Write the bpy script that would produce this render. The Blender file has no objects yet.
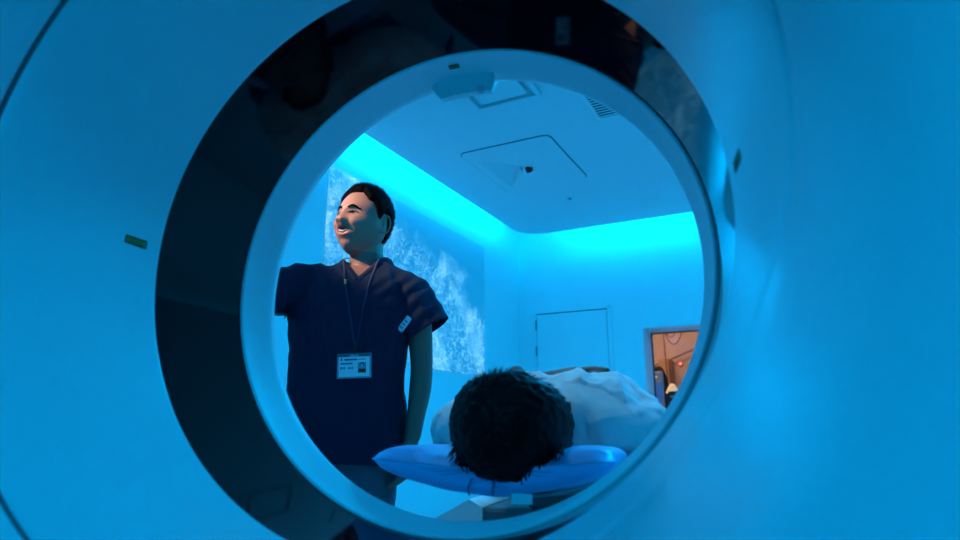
import bpy, bmesh, math, random
from mathutils import Vector, Matrix, noise, Euler
PI = math.pi
R = math.radians
S = bpy.context.scene
COL = S.collection
random.seed(7)

# ------------------------------------------------------------------ materials
def mat(name, col, rough=.5, metal=0, spec=.5, emis=None, es=0, sub=0, coat=0):
    m = bpy.data.materials.new(name); m.use_nodes = True
    b = m.node_tree.nodes['Principled BSDF']
    b.inputs['Base Color'].default_value = (*col, 1)
    b.inputs['Roughness'].default_value = rough
    b.inputs['Metallic'].default_value = metal
    b.inputs['Specular IOR Level'].default_value = spec
    if emis:
        b.inputs['Emission Color'].default_value = (*emis, 1)
        b.inputs['Emission Strength'].default_value = es
    if sub:
        b.inputs['Subsurface Weight'].default_value = sub
        b.inputs['Subsurface Radius'].default_value = (.012, .004, .002)
    if coat:
        b.inputs['Coat Weight'].default_value = coat
        b.inputs['Coat Roughness'].default_value = .08
    return m
def noise_bump(m, scale=60, strength=.15, dist=.002, stretch=(1, 1, 1), detail=4):
    nt = m.node_tree; b = nt.nodes['Principled BSDF']
    tc = nt.nodes.new('ShaderNodeTexCoord'); mp = nt.nodes.new('ShaderNodeMapping')
    mp.inputs['Scale'].default_value = stretch
    n = nt.nodes.new('ShaderNodeTexNoise'); n.inputs['Scale'].default_value = scale
    n.inputs['Detail'].default_value = detail
    bp = nt.nodes.new('ShaderNodeBump'); bp.inputs['Strength'].default_value = strength
    bp.inputs['Distance'].default_value = dist
    nt.links.new(tc.outputs['Object'], mp.inputs['Vector']); nt.links.new(mp.outputs['Vector'], n.inputs['Vector'])
    nt.links.new(n.outputs['Fac'], bp.inputs['Height']); nt.links.new(bp.outputs['Normal'], b.inputs['Normal'])
    return n
def noise_tint(m, c1, c2, scale=6, detail=4):
    nt = m.node_tree; b = nt.nodes['Principled BSDF']
    tc = nt.nodes.new('ShaderNodeTexCoord')
    n = nt.nodes.new('ShaderNodeTexNoise'); n.inputs['Scale'].default_value = scale; n.inputs['Detail'].default_value = detail
    r = nt.nodes.new('ShaderNodeValToRGB')
    r.color_ramp.elements[0].position = .3; r.color_ramp.elements[1].position = .7
    r.color_ramp.elements[0].color = (*c1, 1); r.color_ramp.elements[1].color = (*c2, 1)
    nt.links.new(tc.outputs['Object'], n.inputs['Vector']); nt.links.new(n.outputs['Fac'], r.inputs['Fac'])
    nt.links.new(r.outputs['Color'], b.inputs['Base Color'])
def attr_color(m):
    nt = m.node_tree; b = nt.nodes['Principled BSDF']
    a = nt.nodes.new('ShaderNodeAttribute'); a.attribute_name = 'Col'
    nt.links.new(a.outputs['Color'], b.inputs['Base Color'])

M_wall = mat('wall_paint', (.80, .81, .82), .65); noise_bump(M_wall, 180, .08, .001)
M_ceil = mat('ceiling_paint', (.78, .79, .80), .8); noise_bump(M_ceil, 150, .06, .001)
M_floor = mat('vinyl_floor', (.52, .54, .56), .35); noise_tint(M_floor, (.49, .51, .53), (.56, .58, .60), 9)
M_door = mat('door_laminate', (.80, .81, .82), .45); noise_bump(M_door, 90, .04, .001)
M_gap = mat('shadow_gap_rubber', (.03, .03, .035), .7)
M_steel = mat('hinge_steel', (.25, .27, .3), .35, .9)
M_gantry = mat('gantry_plastic', (.80, .82, .84), .28); noise_bump(M_gantry, 400, .05, .0004)
M_ring = mat('ring_plastic', (.88, .90, .92), .42)
M_black = mat('glossy_black_window', (.002, .002, .005), .04, 0, .22)
M_yellow = mat('label_yellow', (.32, .34, .01), .5)
M_ink = mat('label_ink', (.01, .012, .02), .6)
M_white = mat('white_print', (.85, .86, .88), .5)
M_rubber = mat('black_rubber', (.015, .015, .018), .6)
M_scrub = mat('navy_cotton', (.006, .019, .050), .85, 0, .2); noise_bump(M_scrub, 300, .12, .0008)
M_pants = mat('slate_trousers', (.10, .13, .17), .85, 0, .2); noise_bump(M_pants, 300, .12, .0008)
M_gown = mat('gown_cotton', (.62, .66, .68), .85, 0, .2); noise_bump(M_gown, 350, .12, .0008)
M_hair = mat('black_hair', (.001, .001, .0015), .7, 0, .05); noise_bump(M_hair, 120, .5, .002, (1, 8, 1))
M_hair2 = mat('black_hair_long', (.0015, .0015, .0025), .5, 0, .14)
M_skin = mat('skin', (.5, .3, .22), .45, 0, .4, sub=.08); attr_color(M_skin); noise_bump(M_skin, 250, .08, .0005)
M_eyew = mat('eye_white', (.38, .36, .34), .3)
M_iris = mat('eye_dark', (.012, .008, .006), .15)
M_teeth = mat('teeth', (.75, .70, .62), .3)
M_shoe = mat('shoe_white', (.6, .6, .6), .5)
M_cushion = mat('blue_vinyl', (.22, .58, 1.0), .42); noise_bump(M_cushion, 25, .12, .004)
M_sheet = mat('blue_sheet', (.05, .14, .34), .8, 0, .2); noise_bump(M_sheet, 40, .3, .006)
M_couch = mat('couch_top', (.30, .33, .36), .4)
M_couch_d = mat('couch_dark', (.10, .12, .135), .5)
M_lit_patch = mat('lit_patch_cream', (.80, .78, .76), .5)  # pale tone of light spilled on the floor
M_mid = mat('diffuser_grey', (.62, .64, .66), .6)
M_lan = mat('lanyard_blue', (.006, .018, .07), .7)
M_gold = mat('brass_clip', (.8, .55, .2), .3, .9)
M_card = mat('card_white', (.90, .92, .92), .35)
M_clear = mat('card_holder', (.35, .42, .5), .2)
M_print = mat('card_print_blue', (.03, .08, .2), .5)
M_silver = mat('silver_plastic', (.65, .70, .75), .3, .4)
M_lamp = mat('lamp_housing', (.7, .72, .75), .3, .6)
M_warmwall = mat('control_room_wall', (.50, .42, .40), .8); noise_tint(M_warmwall, (.46, .38, .35), (.56, .48, .45), 2.2)
M_wood = mat('desk_wood', (.35, .22, .13), .5)
M_cable = mat('cable_brown', (.16, .08, .05), .6)
M_mon = mat('monitor_grey', (.38, .36, .38), .4)
M_glow = mat('lamp_shade_glow', (.9, .7, .4), .6, emis=(1, .62, .3), es=.55)
M_red = mat('red_indicator', (.8, .05, .03), .4, emis=(1, .08, .06), es=5)
M_blueglow = mat('blue_readout', (.05, .2, .5), .4, emis=(.05, .3, .8), es=.12)
M_blueled = mat('blue_led_strip', (.1, .3, .8), .4, emis=(0, .36, 1), es=4)

def glass_mat():
    m = bpy.data.materials.new('window_glass'); m.use_nodes = True; nt = m.node_tree; nt.nodes.clear()
    o = nt.nodes.new('ShaderNodeOutputMaterial'); mx = nt.nodes.new('ShaderNodeMixShader')
    t = nt.nodes.new('ShaderNodeBsdfTransparent'); g = nt.nodes.new('ShaderNodeBsdfGlossy')
    g.inputs['Roughness'].default_value = .02; t.inputs['Color'].default_value = (.93, .95, .95, 1)
    fr = nt.nodes.new('ShaderNodeFresnel'); fr.inputs['IOR'].default_value = 1.3
    nt.links.new(fr.outputs[0], mx.inputs[0]); nt.links.new(t.outputs[0], mx.inputs[1]); nt.links.new(g.outputs[0], mx.inputs[2])
    nt.links.new(mx.outputs[0], o.inputs[0]); return m
M_glass = glass_mat()

# ------------------------------------------------------------------ mesh helpers
def finish(name, bm, m, parent=None, smooth=True, loc=None, mw=None, sharp=None):
    me = bpy.data.meshes.new(name); bm.normal_update(); bm.to_mesh(me); bm.free()
    for x in (m if isinstance(m, (list, tuple)) else [m]): me.materials.append(x)
    if smooth:
        for p in me.polygons: p.use_smooth = True
        if sharp is not None: me.set_sharp_from_angle(angle=R(sharp))
    o = bpy.data.objects.new(name, me); COL.objects.link(o)
    if parent: o.parent = parent
    if mw is not None: o.matrix_world = mw
    if loc is not None: o.location = loc
    return o
def empty(name, loc=(0, 0, 0), rz=0, parent=None):
    o = bpy.data.objects.new(name, None); COL.objects.link(o); o.empty_display_size = .1
    o.location = loc; o.rotation_euler = (0, 0, rz)
    if parent: o.parent = parent
    return o
def tag(o, label, cat, group=None, kind=None):
    o['label'] = label; o['category'] = cat
    if group: o['group'] = group
    if kind: o['kind'] = kind
    return o
def struct(o, label, cat='room'):
    o['kind'] = 'structure'; o['label'] = label; o['category'] = cat; return o
def box(bm, x0, x1, y0, y1, z0, z1, bev=0, seg=2, mtx=None):
    b2 = bmesh.new(); bmesh.ops.create_cube(b2, size=1)
    for v in b2.verts:
        v.co = Vector(((x0+x1)/2+v.co.x*(x1-x0), (y0+y1)/2+v.co.y*(y1-y0), (z0+z1)/2+v.co.z*(z1-z0)))
    if bev: bmesh.ops.bevel(b2, geom=b2.edges[:], offset=bev, segments=seg, affect='EDGES', profile=.5)
    if mtx is not None: bmesh.ops.transform(b2, matrix=mtx, verts=b2.verts)
    merge(bm, b2)
def merge(bm, b2):
    me = bpy.data.meshes.new('t'); b2.to_mesh(me); b2.free(); bm.from_mesh(me); bpy.data.meshes.remove(me)
def B(*boxes, bev=0, mtx=None):
    bm = bmesh.new()
    for b in boxes: box(bm, *b, bev=bev, mtx=mtx)
    return bm
def loft(bm, rings, cap=True, closed=True):
    vr = [[bm.verts.new(p) for p in r] for r in rings]; n = len(rings[0])
    for a, b in zip(vr, vr[1:]):
        for i in range(n if closed else n-1):
            j = (i+1) % n
            bm.faces.new((a[i], a[j], b[j], b[i]))
    if cap:
        for r in (vr[0], vr[-1]):
            c = bm.verts.new(sum((v.co for v in r), Vector())/n)
            for i in range(n): bm.faces.new((r[i], r[(i+1) % n], c))
    return vr
def ring(c, U, V, n=32, e=1.0):
    out = []
    for i in range(n):
        a = 2*PI*i/n; ca, sa = math.cos(a), math.sin(a)
        out.append(Vector(c)+Vector(U)*(math.copysign(abs(ca)**e, ca))+Vector(V)*(math.copysign(abs(sa)**e, sa)))
    return out
def catmull(pts, k):
    out = []; P = [pts[0]]+list(pts)+[pts[-1]]
    for i in range(1, len(P)-2):
        for j in range(k):
            t = j/k; a, b, c, d = P[i-1], P[i], P[i+1], P[i+2]
            out.append(tuple(.5*((2*b[q])+(-a[q]+c[q])*t+(2*a[q]-5*b[q]+4*c[q]-d[q])*t*t+(-a[q]+3*b[q]-3*c[q]+d[q])*t**3) for q in range(len(b))))
    out.append(tuple(pts[-1])); return out
def tube(bm, pts, n=14, k=4, flat=1.0, side=None, cap=True, cap2=True):
    """pts: (x,y,z,r); smooth tapering tube with rounded caps; flat scales the second radius"""
    P = catmull(pts, k) if k > 1 else [tuple(p) for p in pts]
    C = [Vector(p[:3]) for p in P]; rad = [max(p[3], 1e-4) for p in P]
    T = []
    for i in range(len(C)):
        T.append((C[min(i+1, len(C)-1)]-C[max(i-1, 0)]).normalized())
    u = Vector(side) if side else (Vector((1, 0, 0)) if abs(T[0].x) < .9 else Vector((0, 1, 0)))
    rings = []; fr = []
    for t in T:
        u = (u-t*u.dot(t)).normalized(); fr.append((u.copy(), t.cross(u)))
    def rg(c, f, r): return [c+f[0]*(r*math.cos(2*PI*i/n))+f[1]*(r*flat*math.sin(2*PI*i/n)) for i in range(n)]
    if cap:
        for a in (80, 55, 28): rings.append(rg(C[0]-T[0]*rad[0]*math.sin(R(a))*min(1, flat+.2), fr[0], rad[0]*math.cos(R(a))))
    for c, f, r in zip(C, fr, rad): rings.append(rg(c, f, r))
    if cap and cap2:
        for a in (28, 55, 80): rings.append(rg(C[-1]+T[-1]*rad[-1]*math.sin(R(a))*min(1, flat+.2), fr[-1], rad[-1]*math.cos(R(a))))
    loft(bm, rings, cap=True)
def blob(bm, c, r, sub=3, sc=(1, 1, 1)):
    b2 = bmesh.new(); bmesh.ops.create_icosphere(b2, subdivisions=sub, radius=1)
    for v in b2.verts: v.co = Vector(c)+Vector((v.co.x*r*sc[0], v.co.y*r*sc[1], v.co.z*r*sc[2]))
    merge(bm, b2)
def remesh(bm, voxel, smooth=4, fac=.5):
    bmesh.ops.recalc_face_normals(bm, faces=bm.faces[:])
    me = bpy.data.meshes.new('t'); bm.to_mesh(me); bm.free()
    o = bpy.data.objects.new('t', me); COL.objects.link(o)
    m = o.modifiers.new('r', 'REMESH'); m.mode = 'VOXEL'; m.voxel_size = voxel
    if smooth:
        s = o.modifiers.new('s', 'SMOOTH'); s.iterations = smooth; s.factor = fac
    dg = bpy.context.evaluated_depsgraph_get(); dg.update()
    me2 = bpy.data.meshes.new_from_object(o.evaluated_get(dg))
    bpy.data.objects.remove(o); bpy.data.meshes.remove(me)
    b = bmesh.new(); b.from_mesh(me2); bpy.data.meshes.remove(me2)
    return b
def lathe(bm, prof, n=64, c=(0, 0, 0), axis='Z', cap=False):
    rings = []
    for r, h in prof:
        rr = []
        for i in range(n):
            a = 2*PI*i/n
            p = (r*math.cos(a), r*math.sin(a), h) if axis == 'Z' else (r*math.cos(a), h, r*math.sin(a))
            rr.append(Vector(p)+Vector(c))
        rings.append(rr)
    loft(bm, rings, cap=cap)
def text_bm(s, size, depth=.0004, align='CENTER'):
    cu = bpy.data.curves.new('t', 'FONT'); cu.body = s; cu.size = size; cu.extrude = depth
    cu.align_x = align; cu.align_y = 'CENTER'
    o = bpy.data.objects.new('t', cu); COL.objects.link(o)
    dg = bpy.context.evaluated_depsgraph_get(); dg.update()
    me = bpy.data.meshes.new_from_object(o.evaluated_get(dg)); bpy.data.objects.remove(o)
    b = bmesh.new(); b.from_mesh(me); bpy.data.meshes.remove(me); return b
def gs(x, s): return math.exp(-.5*(x/s)**2)

# ------------------------------------------------------------------ the room: own frame, x right along the back wall, y into it, corner at the origin
RZ = R(-9.4)
ROOM = Matrix.Translation((-1.690, 6.559, 0)) @ Matrix.Rotation(RZ, 4, 'Z')
def rm(x, y, z): return ROOM @ Vector((x, y, z))
def room_obj(name, bm, m, smooth=False): return finish(name, bm, m, smooth=smooth, mw=ROOM)
XR, YN, ZT = 5.0, -9.2, 3.05
struct(room_obj('floor', B((-.2, XR+.2, YN-.2, .2, -.1, 0)), M_floor), 'pale vinyl floor of the scan room')
struct(room_obj('wall_left', B((-.2, 0, YN-.2, .0, 0, ZT)), M_wall), 'white wall on the left washed by blue cove light')
struct(room_obj('wall_right', B((XR, XR+.2, YN-.2, .0, 0, ZT)), M_wall), 'white wall on the right of the scan room')
struct(room_obj('wall_rear', B((-.0, XR, YN-.2, YN, 0, ZT)), M_wall), 'white wall on the camera side of the scan room')
WX0, WX1, WZ0, WZ1 = 1.30, 2.75, .955, 1.76
WT = .36
struct(room_obj('wall_back', B((-.2, WX0, 0, WT, 0, ZT), (WX1, XR+.2, 0, WT, 0, ZT), (WX0, WX1, 0, WT, 0, WZ0), (WX0, WX1, 0, WT, WZ1, ZT)), M_wall), 'white back wall with the door and control window')
# true ceiling above the cove
struct(room_obj('ceiling_upper', B((-.2, XR+.2, YN-.2, .2, ZT, ZT+.1)), M_ceil), 'upper ceiling hidden above the light cove')
# dropped ceiling with a rounded corner and a square opening for the recessed panel
def ceiling_slab():
    bm = bmesh.new(); z0, z1 = 2.75, 2.80
    x0, x1, y0, y1, r = .21, XR-.25, YN+.25, -.33, .28
    pts = []
    for cx, cy, a0 in ((x1-r, y1-r, 0), (x0+r, y1-r, 90), (x0+r, y0+r, 180), (x1-r, y0+r, 270)):
        for k in range(13):
            a = R(a0+90*k/12); pts.append((cx+r*math.cos(a), cy+r*math.sin(a)))
    hole = [(.66, -2.40), (1.29, -2.40), (1.29, -1.62), (.66, -1.62)]
    top = {}
    for z in (z0, z1):
        o = [bm.verts.new((x, y, z)) for x, y in pts]; h = [bm.verts.new((x, y, z)) for x, y in hole]
        es = [bm.edges.new((o[i], o[(i+1) % len(o)])) for i in range(len(o))]+[bm.edges.new((h[i], h[(i+1) % 4])) for i in range(4)]
        bmesh.ops.triangle_fill(bm, use_beauty=True, use_dissolve=False, edges=es)
        top[z] = (o, h)
    for q in (0, 1):
        a, b = top[z0][q], top[z1][q]
        for i in range(len(a)):
            j = (i+1) % len(a); bm.faces.new((a[i], a[j], b[j], b[i]))
    bmesh.ops.recalc_face_normals(bm, faces=bm.faces[:])
    return bm
struct(room_obj('ceiling', ceiling_slab(), M_ceil), 'dropped white ceiling with a rounded corner and light cove round its edge')
struct(room_obj('trim_cove', B((.30, .33, YN+.6, -.45, 2.80, 2.84), (.33, XR-.6, -.45, -.42, 2.80, 2.84)), M_blueled), 'blue light strip lying in the ceiling cove')
for nm, bx in (('baseboard_left', (0, .012, YN, 0, 0, .07)), ('baseboard_back', (.012, .17, -.012, 0, 0, .07)), ('baseboard_right', (XR-.012, XR, YN, 0, 0, .07))):
    struct(room_obj(nm, B(bx), M_door), 'low white baseboard at the foot of the wall')
struct(room_obj('trim_corner', B((0, .006, -.006, 0, .07, 2.75)), M_door), 'thin corner bead where left and back walls meet')

# door
d = empty('door_1', rm(.204, 0, 0), RZ); struct(d, 'flush pale door in the back wall with two hinges on its left edge', 'door')
finish('leaf', B((0, .752, -.012, 0, .01, 1.975), bev=.002), M_door, d, smooth=False)
finish('door_frame', B((-.035, -.005, -.012, 0, 0, 2.01), (.759, .80, -.018, 0, 0, 2.01), (-.035, .80, -.018, 0, 1.984, 2.02)), M_door, d, smooth=False)
finish('door_gap', B((-.006, .000, -.004, 0, 0, 1.985), (.752, .760, -.004, 0, 0, 1.985), (-.006, .76, -.004, 0, 1.975, 1.985)), M_gap, d, smooth=False)
for z in (1.595, 1.865, .25):
    bm = bmesh.new(); lathe(bm, [(0.0001, -.05), (.009, -.05), (.009, .05), (.0001, .05)], 12); bmesh.ops.translate(bm, verts=bm.verts, vec=(-.004, -.018, z))
    finish('hinge', bm, M_steel, d, sharp=40)
bm = bmesh.new(); tube(bm, [(.70, -.05, 1.0, .009), (.62, -.05, 1.0, .009)], 10, 1); tube(bm, [(.70, -.012, 1.0, .009), (.70, -.05, 1.0, .009)], 10, 1)
finish('door_handle', bm, M_steel, d)

# control room window
w = empty('window_1', rm(WX0, 0, WZ0), RZ); struct(w, 'window into the warm-lit control room, right of the door', 'window')
W, H = WX1-WX0, WZ1-WZ0
finish('window_frame', B((-.045, .0, -.010, .0, -.01, H+.04), (W, W+.045, -.010, .0, -.01, H+.04), (-.045, W+.045, -.011, .0, H, H+.04)), M_door, w, smooth=False)
finish('window_reveal', B((0, .008, .0, .35, 0, H), (W-.008, W, .0, .35, 0, H), (.008, W-.008, .0, .35, H-.008, H)), M_door, w, smooth=False)
finish('window_bead', B((.008, .02, .325, .34, .01, H-.008), (W-.02, W-.008, .325, .34, .01, H-.008), (.02, W-.02, .325, .34, H-.02, H-.008), (.02, W-.02, .325, .34, .01, .02)), M_rubber, w, smooth=False)
finish('window_sill', B((-.05, W+.05, -.02, .35, -.03, .004), bev=.004), M_white, w, smooth=False)
finish('pane', B((.02, W-.02, .33, .336, .02, H-.02)), M_glass, w, smooth=False)

# control room behind it
for nm, bx, mm in (('wall_control_left', (.3, .4, WT, 3.2, 0, 2.7), M_warmwall), ('wall_control_right', (4.3, 4.4, WT, 3.2, 0, 2.7), M_warmwall), ('wall_control_back', (.3, 4.4, 3.2, 3.3, 0, 2.7), M_warmwall),
                   ('ceiling_control_room', (.3, 4.4, WT, 3.3, 2.7, 2.8), M_ceil), ('floor_control_room', (.3, 4.4, WT, 3.3, -.1, 0), M_floor)):
    struct(room_obj(nm, B(bx), mm), {'wall_control_left': 'brownish left wall', 'wall_control_right': 'brownish right wall', 'wall_control_back': 'brownish far wall', 'ceiling_control_room': 'white ceiling', 'floor_control_room': 'grey floor'}[nm]+' of the control room behind the window')
dk = empty('control_desk', rm(2.0, .74, 0), RZ); tag(dk, 'brown wooden desk under the control room window', 'desk')
finish('tabletop', B((-.8, 1.2, -.34, .30, .90, .935), bev=.003), M_wood, dk, smooth=False)
for x in (-.76, 1.14): finish('leg', B((x, x+.04, -.3, .26, 0, .90)), M_rubber, dk, smooth=False)
mo = empty('console_monitor', rm(1.322, .50, .935), RZ-R(9)); tag(mo, 'grey upright monitor behind the control window glass, blue readout on it', 'monitor')
finish('screen', B((-.046, .046, -.012, .012, .05, .445), bev=.008), M_mon, mo, smooth=False)
finish('stand', B((-.015, .015, 0, .02, .01, .08), (-.045, .045, -.05, .06, 0, .012), bev=.002), M_rubber, mo, smooth=False)
bm = B((-.034, .034, -.0130, -.012, .14, .33))
for z, sp in ((.16, ((-.0, .03),)), (.195, ((-.01, .012), (.02, .03))), (.235, ((-.005, .03),)), (.262, ((-.005, .004), (.02, .03))), (.30, ((-.0, .03),))):
    for a, b_ in sp: box(bm, a-.004, b_-.004, -.0145, -.012, z, z+.012)
finish('readout', bm, M_blueglow, mo, smooth=False)
finish('indicator', B((-.035, -.012, -.0145, -.012, .385, .395)), M_glow, mo, smooth=False)
ch = empty('office_chair', rm(1.155, 1.25, 0), RZ); tag(ch, 'black round-backed office chair behind the grey monitor', 'chair')
bm = bmesh.new(); blob(bm, (0, 0, 1.22), .30, 3, (.38, .22, 1.0)); finish('backrest', bm, M_rubber, ch)
bm = bmesh.new(); blob(bm, (0, .28, .52), .25, 3, (1, 1, .22)); finish('seat', bm, M_rubber, ch)
bm = bmesh.new(); tube(bm, [(0, .28, .06, .025), (0, .28, .50, .025)], 12, 1); tube(bm, [(0, .28, .45, .02), (0, .03, .5, .02), (0, .01, .95, .02)], 10, 3); finish('pedestal', bm, M_steel, ch)
for k in range(5):
    a = 2*PI*k/5; bm = bmesh.new(); tube(bm, [(0, .28, .08, .022), (.26*math.cos(a), .28+.26*math.sin(a), .05, .016)], 8, 1); blob(bm, (.26*math.cos(a), .28+.26*math.sin(a), .03), .03, 2); finish('leg', bm, M_rubber, ch)
lp = empty('desk_lamp', rm(1.40, .76, .935), RZ); tag(lp, 'small glowing amber desk lamp right of the grey monitor', 'lamp')
bm = bmesh.new(); lathe(bm, [(.0001, 0), (.06, 0), (.06, .012), (.012, .02), (.008, .25), (.0001, .25)], 20); finish('base', bm, M_rubber, lp, sharp=40)
bm = bmesh.new(); lathe(bm, [(.072, .24), (.05, .29), (.02, .335), (.0001, .337)], 24); finish('lamp_shade', bm, M_glow, lp)
bk = empty('equipment_box', rm(1.45, .58, .935), RZ); tag(bk, 'black equipment box on the desk in front of the amber lamp', 'box')
finish('housing', B((-.05, .20, -.07, .06, 0, .245), bev=.01), M_rubber, bk, smooth=False)
finish('front_panel', B((-.03, .16, -.074, -.07, .18, .20)), M_mon, bk, smooth=False)
# cables hanging from the control room ceiling
for i, (x0, x1, sag, y) in enumerate(((.98, 1.28, .72, 2.3), (.95, 1.34, .80, 2.4), (1.02, 1.42, .58, 2.5))):
    bm = bmesh.new(); pts = []
    for k in range(15):
        t = k/14; pts.append((x0+(x1-x0)*t, y, 2.69-sag*(1-(2*t-1)**2)**.6, .009))
    tube(bm, pts, 8, 2)
    o = finish('hanging_cable', bm, M_cable, mw=ROOM); tag(o, ('short inner', 'longest lowest', 'shallow outer')[i]+' brown cable loop hanging in the control room', 'cable', 'hanging cables')
bm = bmesh.new(); tube(bm, [(.96, 2.6, 2.69, .01), (.98, 2.6, 1.9, .01), (1.0, 2.6, .8, .01)], 8, 4)
tag(finish('hanging_cable', bm, M_cable, mw=ROOM), 'straight brown cable dropping down in the control room', 'cable', 'hanging cables')
bm = bmesh.new(); tube(bm, [(.5, 3.1, 1.62, .012), (.9, 3.1, 1.75, .012), (1.5, 3.1, 1.95, .012), (2.5, 3.1, 2.1, .012)], 8, 4)
tag(finish('wall_cable', bm, M_cable, mw=ROOM), 'brown cable slanting along the control room wall', 'cable')
sg = empty('status_light', rm(1.07, 3.2, 1.71), RZ); tag(sg, 'small red status light glowing on the control room wall', 'light')
bm = bmesh.new(); blob(bm, (0, -.03, 0), .020, 3); finish('bulb', bm, M_red, sg); finish('mount', B((-.022, .022, -.03, 0, -.022, .022)), M_rubber, sg, smooth=False)
o = room_obj('wall_cabinet', B((.84, .98, 2.8, 3.19, .0, 1.75), (.85, .97, 2.79, 2.8, .9, 1.72), bev=.004), M_wood); tag(o, 'brown cabinet standing against the control room wall', 'cabinet')

# projected picture on the left wall
def proj_mat():
    m = mat('projected_water', (.3, .4, .5), .7); nt = m.node_tree; b = nt.nodes['Principled BSDF']
    tc = nt.nodes.new('ShaderNodeTexCoord'); L = nt.links
    sep = nt.nodes.new('ShaderNodeSeparateXYZ'); L.new(tc.outputs['Object'], sep.inputs[0])
    def N(scale, det, dist, rough=.6, tp='ShaderNodeTexNoise'):
        n = nt.nodes.new(tp); n.inputs['Scale'].default_value = scale; n.inputs['Detail'].default_value = det
        n.inputs['Roughness'].default_value = rough; n.inputs['Distortion'].default_value = dist
        L.new(tc.outputs['Object'], n.inputs['Vector']); return n.outputs['Fac']
    def rng(x, a, b_, c=0., d_=1.):
        n = nt.nodes.new('ShaderNodeMapRange'); n.inputs[1].default_value = a; n.inputs[2].default_value = b_
        n.inputs[3].default_value = c; n.inputs[4].default_value = d_; L.new(x, n.inputs[0]); return n.outputs[0]
    def mth(op, a, b_=None):
        n = nt.nodes.new('ShaderNodeMath'); n.operation = op
        for i, q in enumerate((a, b_)):
            if q is None: continue
            if isinstance(q, (int, float)): n.inputs[i].default_value = q
            else: L.new(q, n.inputs[i])
        return n.outputs[0]
    big = N(2.2, 3, .4); fine = N(16, 9, 1.6, .75); fine2 = N(34, 6, 2.4, .7)
    y, z = sep.outputs['Y'], sep.outputs['Z']
    # a diagonal bank of surf: high on the far left, low on the right
    diag = mth('SUBTRACT', mth('ADD', mth('MULTIPLY', y, -.42), .36), z)
    bank = rng(mth('ADD', diag, mth('MULTIPLY', mth('SUBTRACT', big, .5), .9)), -.12, .12)
    deep = rng(z, .05, -.6)
    foam = rng(mth('ADD', mth('MULTIPLY', fine, .6), mth('MULTIPLY', fine2, .4)), .49, .585)
    f = mth('MULTIPLY', bank, foam)
    crest = mth('MULTIPLY', bank, rng(big, .5, .62))
    tot = mth('ADD', mth('MULTIPLY', f, .55), mth('MULTIPLY', crest, .25))
    ramp = nt.nodes.new('ShaderNodeValToRGB'); e = ramp.color_ramp.elements
    e[0].color = (0, .005, .01, 1); e[1].color = (.42, .62, .70, 1)
    mid = e.new(.35); mid.color = (.07, .22, .30, 1)
    L.new(tot, ramp.inputs[0]); L.new(ramp.outputs[0], b.inputs['Emission Color'])
    b.inputs['Emission Strength'].default_value = 1.2
    b.inputs['Base Color'].default_value = (.62, .66, .68, 1)
    return m
pp = finish('projected_picture', B((0, .004, -1.14, 1.14, -.625, .625)), proj_mat(), smooth=False)
pp.matrix_world = ROOM @ Matrix.Translation((.0005, -1.97, 1.905)); tag(pp, 'projected picture of pale surf and blue sea on the left wall', 'projection')

# ceiling fixtures --------------------------------------------------
cp = empty('ceiling_panel', rm(.965, -2.01, 2.75), RZ); tag(cp, 'square ceiling panel with rounded corners and a three-cornered recess in its middle', 'ceiling panel')
def rrect(x0, x1, y0, y1, r, n=6):
    p = []
    for cx, cy, a0 in ((x1-r, y1-r, 0), (x0+r, y1-r, 90), (x0+r, y0+r, 180), (x1-r, y0+r, 270)):
        for k in range(n+1):
            a = R(a0+90*k/n); p.append((cx+r*math.cos(a), cy+r*math.sin(a)))
    return p
P1, P2, P4, Q = Vector((-.295, -.275, -.008)), Vector((-.278, .348, -.008)), Vector((.03, .02, -.008)), Vector((-.085, .096, .065))
bm = bmesh.new(); o_ = rrect(-.345, .345, -.425, .425, .05)
vo = [bm.verts.new((x, y, -.008)) for x, y in o_]; vi = [bm.verts.new(p) for p in (P1, P2, P4)]
es = [bm.edges.new((vo[i], vo[(i+1) % len(vo)])) for i in range(len(vo))]+[bm.edges.new((vi[i], vi[(i+1) % 3])) for i in range(3)]
bmesh.ops.triangle_fill(bm, use_beauty=True, use_dissolve=False, edges=es)
vt = [bm.verts.new((x, y, -.0005)) for x, y in o_]
for i in range(len(vo)):
    j = (i+1) % len(vo); bm.faces.new((vo[i], vo[j], vt[j], vt[i]))
finish('plate', bm, M_ceil, cp, smooth=False)
bm = bmesh.new(); q = [bm.verts.new(p) for p in (P1, P2, P4, Q)]
for a, b_ in ((0, 1), (1, 2), (2, 0)): bm.faces.new((q[a], q[b_], q[3]))
finish('recess', bm, M_ceil, cp, smooth=False)
bm = bmesh.new()
for (a, c) in ((rrect(-.352, .352, -.432, .432, .055), 0),):
    i_ = rrect(-.345, .345, -.425, .425, .05)
    A_ = [bm.verts.new((x, y, -.003)) for x, y in a]; B_ = [bm.verts.new((x, y, -.003)) for x, y in i_]
    A2 = [bm.verts.new((x, y, -.0003)) for x, y in a]
    for k in range(len(a)):
        j = (k+1) % len(a); bm.faces.new((A_[k], A_[j], B_[j], B_[k])); bm.faces.new((A_[k], A_[j], A2[j], A2[k]))
finish('shadow_gap', bm, M_couch_d, cp, smooth=False)
fx = bmesh.new(); lathe(fx, [(.028, -.012), (.028, .02), (.016, .02), (.016, -.012), (.028, -.012)], 20); bmesh.ops.rotate(fx, verts=fx.verts, matrix=Matrix.Rotation(R(50), 3, 'X')); bmesh.ops.translate(fx, verts=fx.verts, vec=(.01, .035, -.02))
f_ = finish('lens_ring', fx, M_rubber, cp, sharp=40)
bm = bmesh.new(); box(bm, -.055, -.035, -.04, .02, -.035, -.008); box(bm, -.03, .0, .06, .10, -.03, -.008, bev=.004); finish('bracket', bm, M_lamp, f_, smooth=False)

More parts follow.
